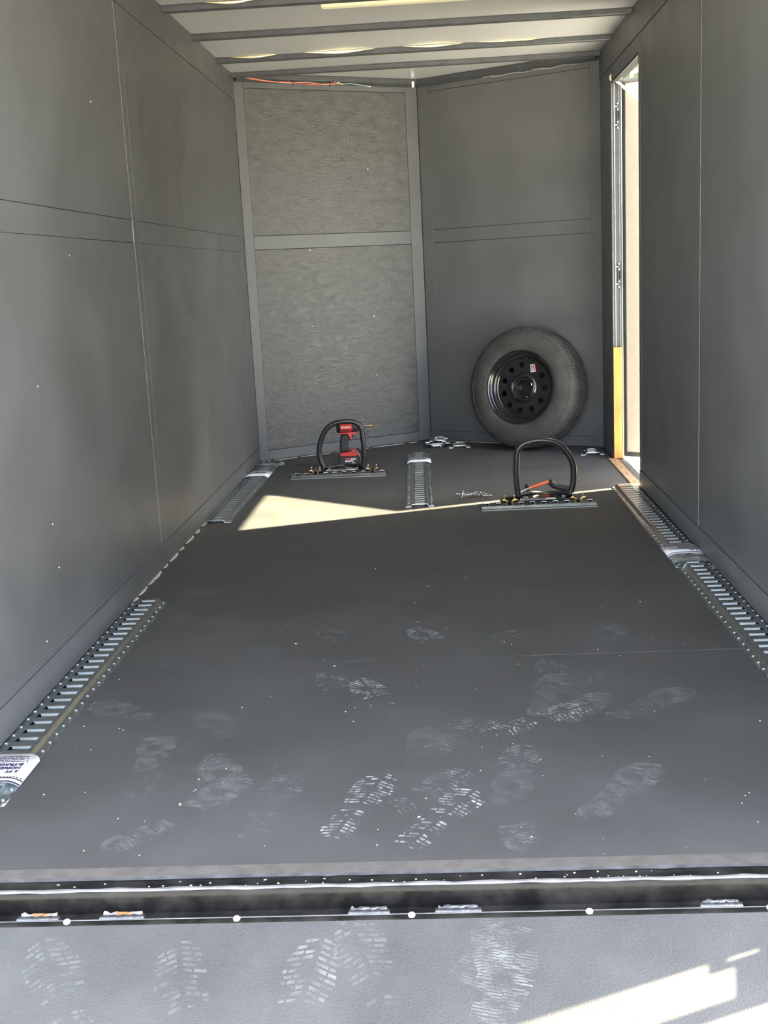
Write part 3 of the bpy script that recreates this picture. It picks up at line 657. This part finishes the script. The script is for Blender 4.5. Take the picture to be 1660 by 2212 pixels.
rim = MB().lathe([(.214, h-.012), (.213, h-.004), (.207, h-.003), (.200, h-.010), (.196, h-.022), (.190, h-.026), (.186, h-.040), (.178, h-.044), (.172, h-.058), (.166, h-.062), (.1655, -.05), (.19, -h+.02), (.207, -h+.012)], 72).build('rim', 'gloss_black', wheel)
# disc with eight round windows
NH = 11; disc = MB(); zd = h-.060; RH = .132; rh_ = .0175; seg = 2*pi/NH
for k in range(NH):
    a0 = k*seg
    outer = []
    for i in range(5): outer.append((.168, a0-seg/2+seg*i/4))
    for i in range(1, 3): outer.append((.168+(.086-.168)*i/3, a0+seg/2))
    for i in range(5): outer.append((.086, a0+seg/2-seg*i/4))
    for i in range(1, 3): outer.append((.086+(.168-.086)*i/3, a0-seg/2))
    op = [Vector((r*cos(a), r*sin(a))) for r, a in outer]; c = Vector((RH*cos(a0), RH*sin(a0)))
    ip = [c+(q-c).normalized()*rh_ for q in op]; n = len(op)
    vs = [(q.x, q.y, zd+.004*(1 if q.length < .15 else 0)) for q in op]+[(q.x, q.y, zd+.003) for q in ip]+[(q.x, q.y, zd-.012) for q in ip]
    disc.add(vs, [(r*n+i, r*n+(i+1) % n, (r+1)*n+(i+1) % n, (r+1)*n+i) for r in (0, 1) for i in range(n)])
dk = disc.build('disc', 'gloss_black', wheel)
MB().lathe([(.087, zd+.004), (.078, zd+.018), (.070, zd+.021), (.062, zd+.018), (.058, zd+.004), (.046, zd+.002), (.044, zd-.03), (.001, zd-.03)], 48).build('hub_centre', 'gloss_black', wheel)
for k in range(5):
    a = 2*pi*k/5+.3
    MB().lathe([(.0105, .0), (.0105, -.004), (.0085, -.006)], 12).build('lug_hole', 'steel', dk, loc=(.067*cos(a), .067*sin(a), zd+.0215))
MB().box(-.015, .015, -.022, .022, 0, .0012).build('sticker', 'paper', wheel, 0, (.052, .112, zd+.0045), (0, 0, .15))
st_ = bpy.data.objects['sticker']
MB().box(.004, .013, -.020, .020, .0012, .0016).build('sticker_print', 'red_ink', st_)
MB().box(-.013, .002, -.018, .018, .0012, .0016).build('sticker_print', 'joint_edge', st_)
MB().tube([(.012, .176, h-.058), (.010, .160, h-.035)], [.005, .0035], 8).build('valve_stem', 'tool_black', wheel)

# ------------------------------------------------------------------ loose tie-down plates
def plate(loc, rot, label):
    t = empty('tie_down_plate', loc, rot=rot); tag(t, label, 'tie-down', 'loose tie-down plates')
    link('plate', RAIL2, t, loc=(0, -PT, 0))
    MB().tube(spline([(-.026, 0, .012), (-.022, -.004, .024), (0, -.006, .028), (.022, -.004, .024), (.026, 0, .012)], 5), .004, 8).build('ring', 'steel', t)
    for s in (-1, 1): MB().lathe([(.0001, .006), (.005, .005), (.006, 0)], 8).build('rivet', 'steel', t, loc=(s*.034, .02, .013))
    return t
plate((.035, 5.010, .0235), (0, pi, .06), 'upside down tie-down plate at the bottom of the pair by the corner')
plate((.060, 5.050, .030), (.05, .12, -.10), 'tie-down plate resting on the upturned plate by the corner')
plate((.172, 4.985, .0), (0, 0, .04), 'tie-down plate right of the overlapping pair near the tyre')
plate((.905, 4.520, .0), (0, 0, .02), 'tie-down plate alone on the floor beside the pine board')

# ------------------------------------------------------------------ heap of screws
def screw_proto():
    t = empty('wood_screw')
    MB().lathe([(.0001, .0), (.0045, .0), (.0045, .002), (.002, .005)], 10).build('head', 'steel', t)
    pr = [(.002, .005)]
    for k in range(9): pr += [(.0027, .006+k*.0036), (.0017, .0078+k*.0036)]
    MB().lathe(pr+[(.0001, .042)], 8).build('shank', 'steel', t); return t
sp = screw_proto(); rnd = random.Random(11)
for i in range(20):
    o = sp if i == 0 else copy_tree(sp)
    lay = i % 3
    o.location = (.205+rnd.gauss(0, .028), 3.395+rnd.gauss(0, .022), .006+.006*lay)
    o.rotation_euler = (pi/2-rnd.uniform(-.05, .15)*lay, 0, rnd.uniform(0, 2*pi))
    tag(o, 'bright steel screw in the loose heap left of the right wheel chock', 'screw', 'heap of loose screws')
hkj = empty('metal_hook', (.150, 3.372, .004)); tag(hkj, 'small J shaped steel hook left of the screw heap', 'hook')
MB().tube(spline([(-.008, 0, .010), (-.004, -.004, .002), (.004, -.004, .001), (.008, .002, .012), (.010, .006, .026)], 5), .003, 7).build('hook_rod', 'steel', hkj)
MB().ball((.010, .006, .028), .0045, 6).build('hook_tip', 'steel', hkj)

# ------------------------------------------------------------------ dust: shoe prints, wood chips
def sole(t):                           # half widths of a sole outline at t (0 heel .. 1 toe)
    pts = [(0, .015), (.04, .030), (.15, .036), (.35, .031), (.5, .034), (.68, .046), (.82, .046), (.93, .034), (1, .012)]
    for (a, wa), (b, wb) in zip(pts, pts[1:]):
        if a <= t <= b: return wa+(wb-wa)*(t-a)/(b-a)
    return .012
def print_mesh(kind, seed, part=(0, 1)):
    rnd = random.Random(seed); mb = MB(); L = .30
    step = .0125 if kind == 'lug' else .0062; y = part[0]*L
    def quad(x0, x1, y0, y1, sl):
        mb.add([(x0, y0+sl*x0, 0), (x1, y0+sl*x1, 0), (x1, y1+sl*x1, 0), (x0, y1+sl*x0, 0)], [(0, 1, 2, 3)])
    while y < part[1]*L-.005:
        t = y/L; w = sole(t)
        if .38 < t < .50 and kind == 'lug': y += step; continue
        if kind == 'lug':
            for s in (-1, 1):
                x = .005
                while x < w-.004:
                    ww = min(rnd.uniform(.010, .022), w-x)
                    if rnd.random() < .82: quad(s*x, s*(x+ww), y, y+step*rnd.uniform(.45, .62), -s*.35)
                    x += ww+.0035
        else:
            x = -w
            while x < w:
                ww = min(rnd.uniform(.012, .03), w-x)
                if rnd.random() < .9: quad(x, x+ww, y+.002*sin(x*90), y+step*.55+.002*sin(x*90), .12)
                x += ww+.001
        y += step
    return mb
def fp(px, py): # floor point from hand-measured floor coordinates
    return (px, py, .0006)
PR = [ # x, y, heading deg, kind, strength, part
 (-.165, .10, -18, 'lug', 'dust_strong', (0, 1)), (-.02, .055, -30, 'lug', 'dust_strong', (0, .9)), (-.085, .16, -40, 'lug', 'dust_soft', (.2, 1)),
 (-.07, .70, 20, 'lug', 'dust_strong', (.3, 1)), (-.19, .76, 15, 'lug', 'dust_soft', (.4, 1)), (-.17, 1.18, 30, 'lug', 'dust_soft', (.5, 1)), (.09, 1.14, 25, 'lug', 'dust_strong', (.45, 1)), (.10, 1.12, -40, 'lug', 'dust_soft', (.55, 1)),
 (.17, .58, -55, 'lug', 'dust_strong', (0, 1)), (.28, .68, -15, 'wave', 'dust_soft', (0, 1)), (.36, .80, 5, 'lug', 'dust_soft', (.4, 1)), (.45, 1.10, -25, 'wave', 'dust_soft', (.4, 1)),
 (.44, .64, -50, 'wave', 'dust_soft', (.1, 1)), (.30, .56, -30, 'wave', 'dust_soft', (.3, 1)), (.33, .15, -35, 'wave', 'dust_soft', (0, 1)), (.18, .22, -10, 'lug', 'dust_soft', (.3, 1)),
 (.20, .03, 8, 'wave', 'dust_soft', (0, .35)), (.05, .33, 10, 'wave', 'dust_faint', (.5, 1)), (-.60, .34, 5, 'wave', 'dust_soft', (.3, .95)), (-.595, .29, -5, 'lug', 'dust_faint', (0, .5)),
 (-.53, .12, -30, 'wave', 'dust_soft', (.45, 1)), (-.60, .07, -45, 'wave', 'dust_soft', (0, .5)), (-.31, .23, 35, 'wave', 'dust_soft', (.5, 1)), (-.60, .70, 60, 'wave', 'dust_soft', (.3, 1)), (-.53, 1.0, 55, 'lug', 'dust_faint', (.4, 1)),
 (-.42, .22, 10, 'lug', 'dust_faint', (0, 1)), (-.33, .10, -10, 'lug', 'dust_faint', (0, 1)), (-.52, 1.48, 70, 'wave', 'dust_faint', (.3, 1)), (.02, .48, -35, 'lug', 'dust_soft', (.1, .8)), (-.54, 1.85, 80, 'wave', 'dust_faint', (.4, 1)),
 (.22, .86, -70, 'lug', 'dust_faint', (.2, 1)), (-.36, 1.02, 25, 'wave', 'dust_faint', (.4, 1)), (-.04, 1.44, 30, 'lug', 'dust_faint', (.5, .9)), (.62, 1.52, -70, 'wave', 'dust_faint', (.4, 1)), (.12, .10, -20, 'wave', 'dust_faint', (.4, 1)), (-.40, .52, 30, 'wave', 'dust_faint', (.3, 1))]
for i, (x, y, hd_, kind, m, part) in enumerate(PR):
    print_mesh(kind, i, part).build('shoe_print', m, floor, loc=(x, y, .0006), rot=(0, 0, radians(hd_)))
tilt = math.atan(RS)
for i, (x, y, hd_, kind, m, part) in enumerate([(-.21, -.46, -10, 'lug', 'dust_soft', (.2, 1)), (.07, -.47, -20, 'wave', 'dust_soft', (.3, .95)), (.13, -.26, 4, 'wave', 'dust_soft', (0, .36)), (.05, -.33, -30, 'wave', 'dust_faint', (.2, .7)), (-.50, -.42, 30, 'lug', 'dust_faint', (.2, 1)), (-.33, -.46, 15, 'lug', 'dust_faint', (.3, 1)), (-.02, -.40, 20, 'lug', 'dust_faint', (.3, 1))]):
    o = print_mesh(kind, 100+i, part).build('shoe_print', m, ramp, loc=(x, y, RZ+RS*(y-RY)+.0012)); o.rotation_mode = 'XYZ'
    o.matrix_world = Matrix.Translation((x, y, RZ+RS*(y-RY)+.0012)) @ Matrix.Rotation(tilt, 4, 'X') @ Matrix.Rotation(radians(hd_), 4, 'Z')
rnd = random.Random(21); mb = MB()
for i in range(110):
    x = rnd.uniform(-.85, .85); y = abs(rnd.gauss(0, 1.0)) if i % 3 else rnd.uniform(0, 3.4)
    s = rnd.uniform(.0005, .0012) if rnd.random() < .93 else rnd.uniform(.0014, .002); a = rnd.uniform(0, 6.28)
    mb.box(-s*1.6, s*1.6, -s, s, 0, s*.8, Matrix.Translation((x, min(y, 3.6), .0005)) @ Matrix.Rotation(a, 4, 'Z'))
for i in range(60):
    x = rnd.uniform(-.8, .8); s = rnd.uniform(.0005, .0013); mb.box(-s*1.5, s*1.5, -s, s, 0, s, Matrix.Translation((x, rnd.uniform(-.072, -.045), -.0045)))
ch = mb.build('wood_chips', 'chip'); ch['kind'] = 'stuff'; tag(ch, 'tiny pale wood chips and crumbs scattered over the floor', 'debris')
